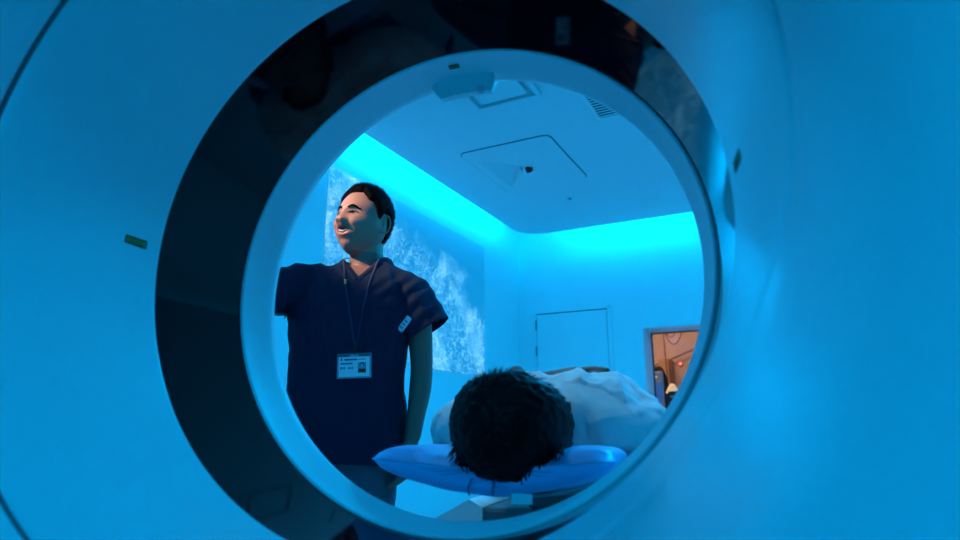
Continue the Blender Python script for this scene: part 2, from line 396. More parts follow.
dfu = empty('ceiling_diffuser', rm(1.27, -3.19, 2.75), RZ); tag(dfu, 'square ceiling diffuser with a raised rim, partly behind the ring top', 'diffuser')
finish('rim', B((-.215, .215, -.215, -.185, -.03, -.0005), (-.215, .215, .185, .215, -.03, -.0005), (-.215, -.185, -.185, .185, -.03, -.0005), (.185, .215, -.185, .185, -.03, -.0005), bev=.006), M_ceil, dfu, smooth=False)
finish('plate', B((-.15, .15, -.15, .15, -.026, -.012), bev=.004), M_ceil, dfu, smooth=False)
finish('backing', B((-.185, .185, -.185, .185, -.006, -.0005)), M_mid, dfu, smooth=False)
vn = empty('ceiling_vent', rm(1.90, -2.70, 2.75), RZ); tag(vn, 'louvred ceiling vent with dark gaps between pale slats', 'vent')
finish('backing', B((-.20, .20, -.19, .19, -.003, -.0005)), M_rubber, vn, smooth=False)
finish('rim', B((-.215, -.2, -.2, .2, -.014, -.0005), (.2, .215, -.2, .2, -.014, -.0005), (-.2, .2, -.2, -.185, -.014, -.0005), (-.2, .2, .185, .2, -.014, -.0005)), M_white, vn, smooth=False)
for k in range(11):
    y = -.165+.033*k; mt = Matrix.Translation((0, y, -.012)) @ Matrix.Rotation(R(12), 4, 'X')
    finish('slat', B((-.2, .2, -.011, .011, -.0012, .0012), mtx=mt), M_white, vn, smooth=False)
def downlight(x, y, label, spotcol=None, power=0, size=30, target=None, rad=.03, blend=.5):
    e_ = empty('downlight', rm(x, y, 2.75), RZ); tag(e_, label, 'ceiling light')
    bm = bmesh.new(); lathe(bm, [(.0001, -.002), (.022, -.002), (.030, -.010), (.036, -.006), (.038, -.0005)], 24); finish('trim_ring', bm, M_lamp, e_, sharp=40)
    bm = bmesh.new(); blob(bm, (0, 0, -.006), .016, 2, (1, 1, .5)); finish('lens', bm, M_steel, e_)
    if power:
        L_ = bpy.data.lights.new('lamp', 'SPOT'); L_.energy = power; L_.color = spotcol; L_.spot_size = R(size); L_.spot_blend = blend; L_.shadow_soft_size = rad
        lo = bpy.data.objects.new('lamp', L_); COL.objects.link(lo); p = rm(x, y, 2.72); lo.location = p
        lo.rotation_euler = (Vector(target)-p).to_track_quat('-Z', 'Y').to_euler()
downlight(1.025, -1.196, 'tiny round ceiling downlight beyond the square panel')

# ------------------------------------------------------------------ scanner gantry; bore axis along world y
AX, AZ = -.348, 1.079
ga = empty('ct_scanner_gantry', (AX, .62, 0)); tag(ga, 'large white ring-shaped scanner whose bore fills the view, with a glossy black inner band', 'medical scanner')
TILT = Matrix.Translation((0, 0, .8)) @ Matrix.Rotation(R(-2), 4, 'X') @ Matrix.Translation((0, 0, -.8))   # the gantry leans back by two degrees
def gfin(name, bm, m, parent=ga, **k):
    o = finish(name, bm, m, **k); o.parent = parent
    if name != 'base': o.data.transform(TILT)
    o.data.transform(Matrix.Translation((-AX, -.62, 0))); return o
NT = 192
def bore_ring(r, y, n=NT): return [Vector((AX+r*math.cos(2*PI*i/n), y, AZ+r*math.sin(2*PI*i/n))) for i in range(n)]
HW, ZB, ZTOP = 1.12, .07, 2.06
def outline(y, inset=0, n=NT, k=1.0):
    out = []
    for i in range(n):
        a = 2*PI*i/n; c, s = math.cos(a), math.sin(a)
        hw = HW-inset; hz = (ZTOP-AZ-inset) if s > 0 else (AZ-ZB-inset)
        e = 5
        rr = 1/((abs(c)/hw)**e+(abs(s)/hz)**e)**(1/e)
        out.append(Vector((AX+rr*c, y, AZ+rr*s)))
    return out
def mix(A, Bq, t): return [a.lerp(b, t) for a, b in zip(A, Bq)]
def ringloft(rings):
    bm = bmesh.new(); loft(bm, rings, cap=False); bmesh.ops.recalc_face_normals(bm, faces=bm.faces[:]); return bm
# front (camera side) cover: rolled lip at the seam, flare, flat face, turned side
prof = [(.452, .482), (.441, .4775), (.4370, .473), (.4365, .467), (.4385, .44), (.444, .395), (.455, .34), (.472, .28), (.497, .22), (.535, .165), (.59, .12), (.66, .09), (.75, .075)]
prof = catmull(prof, 4)
F = [bore_ring(r, y) for r, y in prof]
last = F[-1]
for t in (.25, .5, .75): F.append(mix(last, outline(.075, .06), t))
F += [outline(.075, .06), outline(.082, .03), outline(.105, .008), outline(.14, 0), outline(.62, 0)]
gfin('front_cover', ringloft(F), M_gantry)
# bore liner between the seam and the black band
lin = [(.452, .478), (.4385, .4815), (.4355, .486), (.434, .493), (.430, .53), (.424, .585), (.417, .66), (.412, .715), (.4102, .7335), (.4112, .7365), (.418, .7372)]
gfin('bore_liner', ringloft([bore_ring(r, y) for r, y in catmull(lin, 4)]), M_gantry)
gfin('seam_gasket', ringloft([bore_ring(.4385, .474), bore_ring(.4382, .480), bore_ring(.4380, .4855)]), M_couch_d)
# glossy black window band
gfin('scan_window', ringloft([bore_ring(.414+(.3965-.414)*t, .730+(.925-.730)*t) for t in [k/10 for k in range(11)]]), M_black)
# pale aperture ring with notched sensor block
ap = [(.402, .9175), (.3965, .9155), (.3935, .9165), (.3925, .920), (.390, .935), (.3855, .955), (.3815, .970), (.3800, .977), (.3795, .982), (.381, .990), (.385, .998), (.393, 1.006)]
aro = gfin('aperture_ring', ringloft([bore_ring(r, y) for r, y in catmull(ap, 3)]), M_ring)
# far cover
rp = [(.393, 1.006), (.41, 1.02), (.45, 1.05), (.51, 1.09), (.60, 1.13), (.72, 1.15), (.78, 1.155)]
G = [bore_ring(r, y) for r, y in catmull(rp, 4)]; last = G[-1]
for t in (.3, .6): G.append(mix(last, outline(1.155, .06), t))
G += [outline(1.155, .06), outline(1.148, .03), outline(1.125, .008), outline(1.09, 0), outline(.625, 0)]
gfin('rear_cover', ringloft(G), M_gantry)
bm = bmesh.new(); box(bm, AX-1.0, AX+1.0, .20, 1.03, 0, .06, bev=.01); gfin('base', bm, M_couch_d, smooth=False)
# sensor block: a curved segment reaching in from the aperture ring
def arc_block(a0, a1, r0, r1, y0, y1, seg=24, slope=.9):
    bm = bmesh.new(); rings = []
    for k in range(seg+1):
        t = k/seg; a = R(a0+(a1-a0)*t)
        e = min(1, t/.02, (1-t)/.12); ri = r0+(r1-r0)*e
        rings.append([Vector((AX+rr*math.cos(a), yy, AZ+rr*math.sin(a))) for rr, yy in ((r0+.006, y0-.012), (ri, y0), (ri, y1), (r0+.006, y1))])
    loft(bm, rings, cap=True); bmesh.ops.recalc_face_normals(bm, faces=bm.faces[:]); return bm
SB0, SB1 = 81.8, 100.7
gfin('sensor_block', arc_block(SB0, SB1, .379, .3535, .976, .990), M_ring, sharp=30)
gfin('sensor_slot', arc_block(85, 87, .3545, .3525, .979, .983), M_mid, sharp=30)
# small labels on the bore: yellow plate with ink border and print
def label_patch(a, y, w, h, r_in, slope, rot=0, cols=(M_yellow, M_ink)):
    ar = R(a); nrm = Vector((-math.cos(ar), 0, -math.sin(ar))); yax = Vector((0, 1, 0)); tan = yax.cross(nrm).normalized()
    nrm = (nrm+yax*-slope).normalized(); yax = tan.cross(nrm)*-1
    yax = (Vector((0, 1, 0))-nrm*nrm.y).normalized(); tan = nrm.cross(yax).normalized()
    c = Vector((AX+r_in*math.cos(ar), y, AZ+r_in*math.sin(ar)))+nrm*.0006
    m = Matrix((( tan.x, yax.x, nrm.x, c.x), (tan.y, yax.y, nrm.y, c.y), (tan.z, yax.z, nrm.z, c.z), (0, 0, 0, 1))) @ Matrix.Rotation(R(rot), 4, 'Z')
    t = gfin('warning_label', B((-w/2, w/2, -h/2, h/2, 0, .0006), mtx=m), cols[1], smooth=False)
    t['label'] = 'dark-edged yellow warning label'
    s_ = gfin('label_face', B((-w/2+.0022, w/2-.0022, -h/2+.0022, h/2-.0022, .0006, .0009), mtx=m), cols[0], parent=ga, smooth=False)
    s_.parent = t
    bm = bmesh.new()
    for j in range(3):
        z = -h/2+h*(j+1)/4
        x = -w/2+.005
        while x < w/2-.006:
            l = random.uniform(.002, .006); box(bm, x, min(x+l, w/2-.004), z-.0007, z+.0007, .0009, .0011, mtx=m); x += l+.0015
    s2 = gfin('label_print', bm, cols[1], parent=ga, smooth=False); s2.parent = t
LBL = []
label_patch(178, .694, .036, .0125, .4142, .10, 90)
label_patch(3.6, .684, .036, .0125, .4149, .10, 90)
label_patch(92.0, .9395, .019, .009, .3884, .22, 0)

# ------------------------------------------------------------------ couch
cx = -.30
co = empty('patient_table', (cx, 2.2, 0)); tag(co, 'long narrow scanner table carrying the lying patient into the bore', 'table')
def cpart(name, bm, m, parent=co, **k):
    bmesh.ops.translate(bm, verts=bm.verts, vec=(-cx, -2.2, 0)); return finish(name, bm, m, parent=parent, **k)
bm = bmesh.new(); rings = []
for k in range(25):
    y = 1.30+2.1*k/24; e = min(1, (k+.6)/3)
    rr = []
    for i in range(25):
        t = -1+2*i/24; rr.append(Vector((cx+.215*t*(.8+.2*e), y, .690+.030*t*t)))
    for i in range(25):
        t = 1-2*i/24; rr.append(Vector((cx+.215*t*(.8+.2*e), y, .676+.038*t*t-.012*e*(1-t*t))))
    rings.append(rr)
loft(bm, rings); bmesh.ops.recalc_face_normals(bm, faces=bm.faces[:]); cpart('cradle', bm, M_couch, sharp=50)
cpart('carriage', B((cx-.283, cx+.283, 1.80, 3.6, .54, .592), (cx-.16, cx+.16, 1.85, 3.5, .58, .668), bev=.012), M_couch_d, smooth=False)
cpart('pedestal', B((cx-.24, cx+.24, 2.1, 3.3, .10, .54), bev=.03), M_couch_d, smooth=False)
cpart('base_cover', B((cx-.33, cx+.33, 1.95, 3.5, 0, .11), bev=.02), M_couch, smooth=False)
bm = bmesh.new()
loft(bm, [[Vector((x, y, z)) for x, z in ((-.74, .545), (-.614, .612), (-.575, .592), (-.575, .542))] for y in (1.79, 2.25)])  # pale solid standing in for a lit patch of floor
bmesh.ops.recalc_face_normals(bm, faces=bm.faces[:]); cpart('lit_patch_prism', bm, M_lit_patch, smooth=False)['label'] = 'pale cream prism beside the table carriage, shaped as a patch of light on the floor'
# head cushion: thick blue vinyl pad with raised wings
hc = empty('head_cushion', (cx, 1.12, .70)); tag(hc, 'blue vinyl cushion with upswept sides under the head of the patient', 'cushion')
def pad(x0, x1, y0, y1, zf, th, nx=60, ny=16):
    bm = bmesh.new(); rings = []
    for j in range(ny+1):
        s = -1+2*j/ny; y = (y0+y1)/2+(y1-y0)/2*s
        ey = math.sqrt(max(0, 1-abs(s)**6))
        top, bot = [], []
        for i in range(nx+1):
            t = math.sin(PI/2*(-1+2*i/nx)); x = (x0+x1)/2+(x1-x0)/2*t
            ex = max(0, 1-abs(t)**5)**.6
            h = th(t)/2*max(.04, (ex if ny == 16 and False else max(0, 1-abs(t)**16)**.5)*ey); z = zf(t)+.002*noise.noise(Vector((x*18, y*18, 3)))
            top.append(Vector((x, y, z+h))); bot.append(Vector((x, y, z-h)))
        rings.append(top+bot[::-1])
    loft(bm, rings); bmesh.ops.recalc_face_normals(bm, faces=bm.faces[:]); return bm
pt = lambda t: .738+.036*min(1, abs(t)/.62)**2
pb_ = lambda t: .694+.038*abs(t)**1.7
bm = pad(-.524, -.118, 1.02, 1.235, lambda t: (pt(t)+pb_(t))/2, lambda t: pt(t)-pb_(t))
bmesh.ops.translate(bm, verts=bm.verts, vec=(-cx, -1.12, -.70)); finish('pad', bm, M_cushion, hc)
for k_, x in enumerate((-.345, -.305)):
    bm = bmesh.new(); tube(bm, [(x+.002, 1.014, .725, .0014), (x-.003, 1.012, .712, .0018), (x-.004, 1.018, .70, .0014)], 8, 3)
    bmesh.ops.translate(bm, verts=bm.verts, vec=(-cx, -1.12, -.70)); finish('seam', bm, M_sheet, hc)
bm = B((-.278, -.245, 1.014, 1.0155, .689, .704)); bmesh.ops.translate(bm, verts=bm.verts, vec=(-cx, -1.12, -.70)); tg = finish('care_tag', bm, M_white, hc, smooth=False); tg['label'] = 'small white sewn tag'
hh = empty('head_holder', (cx, 1.12, .66)); tag(hh, 'grey curved head holder tray beneath the blue cushion', 'head holder')
bm = pad(-.43, -.17, 1.15, 1.33, lambda t: .688+.025*abs(t)**2, lambda t: .010); bmesh.ops.translate(bm, verts=bm.verts, vec=(-cx, -1.12, -.66)); finish('tray', bm, M_couch, hh)
# blue sheet under the patient, spilling over both sides of the table
bm = bmesh.new(); rings = []
for j in range(60):
    y = 1.26+1.84*j/59; rr = []
    for i in range(61):
        t = -1+2*i/60; x = cx+.255*t
        z = .722+.045*min(1, abs(t/.86))**2
        if t > .86: z -= (t-.86)*.75
        if t < -.86: x = cx-.255*.86+(t+.86)*.02
        amp = .004+.012*max(0, abs(t)-.6)
        z += amp*noise.noise(Vector((x*14, y*22, 5)))*2
        x += .02*noise.noise(Vector((0, y*11, 8)))*max(0, abs(t)-.8)*5
        rr.append(Vector((x, y, z)))
    rings.append(rr)
loft(bm, rings, cap=False, closed=False); bmesh.ops.recalc_face_normals(bm, faces=bm.faces[:])
bmesh.ops.solidify(bm, geom=bm.faces[:], thickness=.003)
bmesh.ops.translate(bm, verts=bm.verts, vec=(-cx, -1.2, -.72))
sh = finish('blue_sheet', bm, M_sheet); sh.location = (cx, 1.2, .72); tag(sh, 'crumpled dark blue sheet under the patient along the table', 'sheet')

# ------------------------------------------------------------------ people: head, hair and hand builders
def head_point(az, el, off=0.0, feat=True):
    """head surface; az from the face direction (-y), el up; origin at eye level centre"""
    x, y, z = math.sin(az)*math.cos(el), -math.cos(az)*math.cos(el), math.sin(el)
    a, bf, bb, cu, cd = .081, .092, .101, .117, .117
    X = x*a; Y = y*(bf if y < 0 else bb); Z = z*(cu if z > 0 else cd)
    if z > 0:
        X *= 1+.06*math.sin(PI*min(1, z)); 
    if z < 0:
        t = min(1, -z); jaw = 1-.20*t**1.8; X *= jaw*(1+.07*math.sin(PI*t))
        if y > 0: Y *= 1-.45*t
        else: Y *= 1-.04*t
        if z < -.75 and y < 0: Z *= 1.0
    X *= 1-.10*max(0, -y)**3*(1 if z > -.2 else .6)
    X *= 1.0; p = Vector((X, Y, Z))
    if feat and y < 0.25:
        front = max(0, min(1, (-y+.25)/.5))
        d = 0.0
        ax = abs(X)
        d += .0075*gs(X, .0085)*gs(Z+.010, .020)                        # bridge
        d += .0145*gs(X, .0115)*gs(Z+.0290, .0100)                       # tip
        d += .010*gs(ax-.0125, .0055)*gs(Z+.033, .0065)                # wings
        d -= .008*gs(ax-.031, .0125)*gs(Z-.003, .0095)                 # sockets
        d += .0035*gs(ax-.031, .011)*gs(Z-.001, .0045)                 # lids
        d += .004*gs(ax-.028, .018)*gs(Z-.022, .007)                   # brow
        d += .0075*gs(ax-.042, .014)*gs(Z+.030, .014)                  # smiling cheek
        d -= .0030*gs(ax-.027-.25*max(0, -(Z+.035)), .004)*gs(Z+.048, .012) # smile fold
        d += .007*gs(X, .024)*gs(Z+.058, .020)                         # muzzle
        zm = Z+.0600-7*X*X
        d += .0035*gs(zm-.0110, .0040)*gs(X, .020)
        d += .0050*gs(zm+.0110, .0048)*gs(X, .018)
        d -= .0120*gs(zm, .0062)*gs(X/.0215, .62)
        d -= .0035*gs(Z+.083, .006)*gs(X, .018)
        d += .0085*gs(Z+.103, .013)*gs(X, .018)
        p += Vector((0, -1, 0))*d*front
    n = Vector((X/(a*a), Y/(.0095), Z/(.0140))).normalized()
    return p+n*off
def head_bm(nu=150, nv=110):
    bm = bmesh.new(); rings = []
    for j in range(1, nv):
        el = -PI/2+PI*j/nv
        rings.append([head_point(2*PI*i/nu, el) for i in range(nu)])
    loft(bm, rings); return bm
def ear_bm(s):
    bm = bmesh.new(); rings = []
    pts = []
    for k in range(19):
        a = R(-150+300*k/18)
        pts.append((s*(.080+.012*math.sin(R(10*k))), .016+.016*-math.cos(a+PI*.0)*-1*.9, .0-.004+.030*math.sin(a), .0036))
    tube(bm, pts, 8, 1)
    blob(bm, (s*.078, .012, -.004), .02, 2, (.30, .55, 1.35))
    blob(bm, (s*.079, .006, -.030), .009, 2, (.5, .8, 1))
    return bm
def skincol(base, lip=True, shave=False):
    def f(p):
        c = Vector(base); X, Y, Z = p
        if Y < 0 and abs(X) < .07 and -.12 < Z < .12:
            zm = Z+.0600-7*X*X
            l = gs(X, .020)*(gs(zm-.0095, .0036)+gs(zm+.0105, .0045))
            c = c.lerp(Vector((.40, .12, .10)), min(.75, l))
            inn = gs(zm, .0055)*gs(X, .0175)
            c = c.lerp(Vector((.05, .012, .01)), min(1, 1.2*inn if inn > .3 else 0))
            if shave: c = c.lerp(Vector((.22, .13, .10)), .22*gs(Z+.095, .018))
            c = c.lerp(Vector((.50, .20, .15)), .25*gs(abs(X)-.042, .016)*gs(Z+.03, .016))
        return c
    return f
def hair_bm(mask, thick, seed=0, strands=900, slen=.012, srad=.0012, lift=.6, jit=.12, nu=120, nv=90, nz=.0015, flow=None):
    bm = bmesh.new(); grid = {}
    for j in range(1, nv+1):
        el = -PI/2+PI*j/(nv+.0)
        for i in range(nu):
            az = 2*PI*i/nu; m = mask(az if az < PI else az-2*PI, el)
            if m > 0 or True:
                t = max(0., min(1., m/.16)); base = head_point(az, el, 0)
                o = -.004+(thick(az if az < PI else az-2*PI, el)+.004)*t**.6 + nz*t*noise.noise(base*140+Vector((seed, 0, 0)))
                grid[i, j] = (bm.verts.new(head_point(az, el, o)), m)
    for j in range(1, nv):
        for i in range(nu):
            q = [grid[i, j], grid[(i+1) % nu, j], grid[(i+1) % nu, j+1], grid[i, j+1]]
            if max(x[1] for x in q) > 0: bm.faces.new([x[0] for x in q])
    bmesh.ops.remove_doubles(bm, verts=bm.verts, dist=1e-6)
    bmesh.ops.delete(bm, geom=[v for v in bm.verts if not v.link_faces], context='VERTS')
    rnd = random.Random(seed)
    c = 0
    while c < strands:
        az = rnd.uniform(-PI, PI); el = math.asin(rnd.uniform(-.7, 1)); m = mask(az, el)
        if m < .03: continue
        c += 1
        th = thick(az, el)*min(1, max(0, m/.16))**.6
        p = head_point(az, el, th-.003); n = (head_point(az, el, th+.01)-p).normalized()
        f = (flow(az, el) if flow else Vector((rnd.gauss(0, 1), rnd.gauss(0, 1), rnd.gauss(0, 1)))).normalized()
        f = (f-n*f.dot(n)); f = f.normalized() if f.length > 1e-3 else n
        dr = (n*lift+f*(1-lift)+Vector((rnd.gauss(0, jit), rnd.gauss(0, jit), rnd.gauss(0, jit)))).normalized()
        L_ = slen*rnd.uniform(.6, 1.2)
        u = dr.orthogonal().normalized(); w_ = dr.cross(u)
        b = [bm.verts.new(p+(u*math.cos(2*PI*k/3)+w_*math.sin(2*PI*k/3))*srad) for k in range(3)]
        tp = bm.verts.new(p+dr*L_+f*L_*.2)
        for k in range(3): bm.faces.new((b[k], b[(k+1) % 3], tp))
    return bm
def xf(bm, m): bmesh.ops.transform(bm, matrix=m, verts=bm.verts); return bm
def face_parts(root, hm, gaze=(0, 0), brow=True, closed=False, smile=True):
    for s in (-1, 1):
        bm = bmesh.new(); n = 20
        # almond eye following the lid surface
        def sp(x, z, off):
            best = None
            az = math.asin(max(-1, min(1, x/.0745))); el = math.asin(max(-1, min(1, z/.119)))
            for _ in range(6):
                p = head_point(az, el); az += (x-p.x)/.075; el += (z-p.z)/.115
            p = head_point(az, el); return Vector((x, p.y-off, z))
        c0x, c0z = s*.031, .0005
        cen = bm.verts.new(sp(c0x, c0z, .0018)); rr = []
        for k in range(n):
            a = 2*PI*k/n; hx = .0108*math.cos(a); hz = (.0042 if math.sin(a) > 0 else .0026)*math.sin(a)*(1-.25*abs(math.cos(a)))
            rr.append(bm.verts.new(sp(c0x+hx, c0z+hz+.12*s*hx, .0010)))
        for k in range(n): bm.faces.new((rr[k], rr[(k+1) % n], cen))
        bmesh.ops.recalc_face_normals(bm, faces=bm.faces[:])
        if not closed:
            eo = finish('eye', xf(bm, hm), M_eyew, root)
            bm = bmesh.new(); ic = c0x+gaze[0]; b0 = bm.verts.new(sp(ic, c0z+gaze[1], .0026)); r2 = []
            for k in range(14):
                a = 2*PI*k/14; r2.append(bm.verts.new(sp(ic+.0066*math.cos(a), c0z+gaze[1]+max(-.0028, min(.0040, .0066*math.sin(a))), .0022)))
            for k in range(14): bm.faces.new((r2[k], r2[(k+1) % 14], b0))
            finish('iris', xf(bm, hm), M_iris, eo)
        else: bm.free()
        bm = bmesh.new(); pts = []
        for k in range(9):
            t = -1+2*k/8; x = c0x+.0145*t; z = c0z+(.0050*(1-t*t)-.0008 if not closed else -.0035*(1-t*t))+.12*s*.0125*t
            v = sp(x, z, .0012); pts.append((*v, .0026*(1-.5*abs(t))))
        tube(bm, pts, 6, 2); finish('eyelash', xf(bm, hm), M_iris, root)
        if brow:
            bm = bmesh.new(); pts = []
            for k in range(9):
                t = k/8; x = s*(.014+.036*t); z = .0165+.0065*math.sin(PI*min(1, t*1.15))-.002*t
                v = sp(x, z, .0006); pts.append((*v, .0044*(1-.8*abs(t-.35))))
            tube(bm, pts, 8, 2, flat=.5, side=(0, 0, 1)); finish('eyebrow', xf(bm, hm), M_hair, root)
    if smile:
        bm = bmesh.new(); rings = []
        for k in range(15):
            x = -.0175+.035*k/14; z = -.0580+7*x*x
            az = math.asin(x/.075); el = math.asin(z/.117)
            for _ in range(6):
                p = head_point(az, el); az += (x-p.x)/.075; el += (z-p.z)/.115
            y = head_point(az, el).y-.0010
            h = .0040*math.sqrt(max(0.02, 1-(x/.0185)**2))
            rings.append([Vector((x, y, z+h)), Vector((x, y-.0012, z)), Vector((x, y, z-h*.8)), Vector((x, y+.004, z))])
        loft(bm, rings); bmesh.ops.recalc_face_normals(bm, faces=bm.faces[:]); finish('teeth', xf(bm, hm), M_teeth, root)
def hand_bm(bm, wrist, fwd, palm_n, side, curl=15, spread=5, scale=1.0, thumb=35):
    """wrist point, direction to the fingers, palm normal (the side fingers close to); side=+1 puts the thumb along fwd x palm_n"""
    f = Vector(fwd).normalized(); n = Vector(palm_n); n = (n-f*n.dot(f)).normalized(); l = f.cross(n)*side
    w = Vector(wrist); s = scale
    def P(a, b, c): return w+f*a*s+l*b*s+n*c*s
    r = []
    for a, hw, ht in ((-.02, .024, .020), (.0, .027, .019), (.03, .037, .017), (.06, .041, .015), (.085, .041, .013), (.094, .036, .009)):
        r.append(ring(P(a, 0, 0), l*hw*s, n*ht*s, 20, .8))
    loft(bm, r)
    for k, (b, ln, rr) in enumerate(((.031, .072, .0083), (.0105, .080, .0087), (-.0105, .074, .0083), (-.031, .058, .0074))):
        ang = R((b/.031)*spread); c = 0; p = P(.078, b, 0); pts = [(*p, rr*s)]
        p = P(.090, b, 0); pts.append((*p, rr*s))
        for seg, q in zip((.45, .30, .25), (1., 1.2, .8)):
            c += curl*q*(1+.12*k); d_ = (f*math.cos(R(c))+n*math.sin(R(c))); d_ = (d_+l*math.sin(ang)).normalized()
            p = p+d_*ln*seg*s; pts.append((*p, rr*s*(1-.12*(len(pts)-2))))
        tube(bm, pts, 12, 3)
    t0 = P(.02, .024, .004); t1 = P(.045, .045, .010); d_ = (f*math.cos(R(thumb))+l*math.sin(R(thumb))+n*.25).normalized()
    t2 = t1+d_*.032*s; d2 = (d_+f*.35).normalized(); t3 = t2+d2*.026*s
    tube(bm, [(*t0, .013*s), (*t1, .0115*s), (*t2, .0098*s), (*t3, .0082*s)], 12, 3)
def paint(me, fn):
    ca = me.color_attributes.new('Col', 'FLOAT_COLOR', 'POINT')
    for i, v in enumerate(me.vertices):
        c = fn(v.co); ca.data[i].color = (c[0], c[1], c[2], 1)

# ------------------------------------------------------------------ the standing radiographer; local frame: x right in the view, y away, z up
MX, MY = -.40*math.cos(R(18))-2.1*math.sin(R(18)), -.40*math.sin(R(18))+2.1*math.cos(R(18))
man = empty('person', (MX, MY, 0), R(18)); tag(man, 'standing smiling man in navy scrubs with short black hair, looking to the left', 'person')
HM = Matrix.Translation((-.004, -.005, 1.488)) @ Matrix.Rotation(R(-30), 4, 'Z') @ Matrix.Rotation(R(-9), 4, 'X') @ Matrix.Rotation(R(5), 4, 'Y') @ Matrix.Scale(1.05, 4)
bm = xf(head_bm(), HM)
for s in (-1, 1): merge(bm, xf(ear_bm(s), HM))
tube(bm, [(.012, .03, 1.24, .075), (.012, .025, 1.31, .063), (.012, .02, 1.36, .057), (.010, .018, 1.42, .056), (.008, .015, 1.47, .056)], 24, 3)
def torso(bm, secs, n=40, e=.85):
    S_ = catmull(secs, 4)
    loft(bm, [ring((x, y, z), (hw, 0, 0), (0, hd, 0), n, e) for z, x, y, hw, hd in S_])
torso(bm, [(.78, -.03, .0, .155, .095), (.88, -.03, 0, .155, .09), (.98, -.03, 0, .148, .088), (1.1, -.028, 0, .165, .098), (1.2, -.02, 0, .172, .1), (1.26, -.01, .0, .165, .085), (1.305, 0, .01, .135, .065), (1.335, .008, .018, .08, .05)])
tube(bm, [(.12, .0, 1.255, .050), (.168, 0, 1.228, .048), (.195, .0, 1.15, .044), (.208, .015, 1.02, .037), (.206, .01, .93, .036), (.196, -.015, .84, .029), (.190, -.028, .785, .026)], 18, 4)
hand_bm(bm, (.189, -.030, .775), (-.14, -.10, -1), (-1, .2, 0), -1, curl=17, spread=4, thumb=25)
tube(bm, [(-.13, .0, 1.26, .050), (-.20, -.03, 1.248, .048), (-.30, -.12, 1.20, .045), (-.385, -.22, 1.15, .039), (-.43, -.30, 1.16, .036), (-.465, -.38, 1.19, .029), (-.478, -.415, 1.205, .026)], 18, 4)
hand_bm(bm, (-.480, -.42, 1.208), (-.12, -.40, .55), (-.2, -.9, -.45), 1, curl=12, spread=6)
for s, x in ((-1, -.115), (1, .048)):
    tube(bm, [(x, .0, .84, .078), (x, 0, .70, .074), (x, .0, .47, .055), (x, .01, .36, .052), (x, .015, .14, .036), (x, .01, .07, .036)], 20, 4)
bm = remesh(bm, .0031, 2, .4)
sc_ = skincol((.44, .22, .155), shave=True); HI = HM.inverted()
body = finish('body', bm, M_skin, man); paint(body.data, lambda p: sc_(HI @ p) if p.z > 1.38 else (.28, .14, .11))
face_parts(man, HM, gaze=(-.004, .0005))
def mask_short(az, el):
    a = abs(az); d = math.degrees(a)
    # hairline elevation by azimuth: forehead, temple, in front of ear, behind ear, nape
    T = ((0, 43), (20, 43), (30, 44), (40, 36), (50, 27), (60, 25), (68, 16), (78, 2), (84, 0), (90, 14), (104, 14), (112, -8), (125, -28), (150, -38), (180, -40))
    for (d0, e0), (d1, e1) in zip(T, T[1:]):
        if d0 <= d <= d1: h = e0+(e1-e0)*(d-d0)/(d1-d0); break
    return (math.degrees(el)-h)/45 + .02*noise.noise(Vector((az*9, el*9, 1)))
th_short = lambda az, el: .005+.015*max(0, math.sin(el))**.8
finish('hair', xf(hair_bm(mask_short, th_short, 3, 2600, .012, .0013, .62, flow=lambda az, el: Vector((0, .2, .5))), HM), M_hair, man)

# scrub top
def cloth_disp(bm, fn):
    bm.normal_update()
    for v in bm.verts: v.co += v.normal*fn(v.co)
def cut(bm, test):
    bmesh.ops.delete(bm, geom=[f for f in bm.faces if test(f.calc_center_median())], context='FACES')
def cutplane(bm, co, no, region):
    fs = [f for f in bm.faces if region(f.calc_center_median())]
    es = list({e for f in fs for e in f.edges}); vs = list({v for f in fs for v in f.verts})
    bmesh.ops.bisect_plane(bm, geom=fs+es+vs, dist=1e-5, plane_co=co, plane_no=no)
    no = Vector(no)
    cut(bm, lambda c: region(c) and (c-Vector(co)).dot(no) > 0)
bm = bmesh.new()
torso(bm, [(.62, -.03, 0, .20, .128), (.72, -.032, 0, .198, .126), (.82, -.033, 0, .19, .12), (.95, -.032, 0, .183, .115), (1.08, -.028, 0, .190, .12), (1.18, -.022, 0, .196, .12), (1.26, -.01, .0, .188, .103), (1.31, .0, .01, .155, .082), (1.345, .008, .018, .095, .07), (1.375, .010, .02, .062, .058)])
tube(bm, [(.10, .0, 1.262, .072), (.155, .0, 1.235, .074), (.20, .0, 1.17, .073), (.228, .0, 1.112, .073)], 24, 4, side=(0, 1, 0), cap2=False)
tube(bm, [(-.10, .0, 1.262, .075), (-.19, -.02, 1.265, .074), (-.28, -.10, 1.225, .073), (-.36, -.19, 1.175, .074), (-.45, -.31, 1.13, .07)], 24, 4)
bm = remesh(bm, .006, 6, .5)
A0, AD = Vector((.228, 0, 1.112)), Vector((.53, 0, -.85))
C0, CD = Vector((-.385, -.222, 1.160)), Vector((-.55, -.72, -.38)).normalized()
def foldz(p):
    q = Vector((p.x*7, p.y*7, p.z*2.2)); f = .013*noise.noise(q)+.006*noise.noise(q*2.7+Vector((3, 1, 0)))
    f += .006*max(0, 1-3*abs(noise.noise(Vector((p.x*12+p.z*5, p.y*8, p.z*3-p.x*4)))))**2
    arm = gs((p-Vector((.15, -.08, 1.18))).length, .10)+gs((p-Vector((-.17, -.08, 1.18))).length, .10)
    f += .0035*arm*math.sin((p.x*s_(p)+p.z)*95+3*noise.noise(p*9))
    hem = max(0, (.85-p.z)/.2); f += .008*hem*math.sin(math.atan2(p.y, p.x+.03)*9+2*noise.noise(p*5))
    return f
def s_(p): return 1 if p.x < 0 else -1
cloth_disp(bm, foldz)
XN = .006
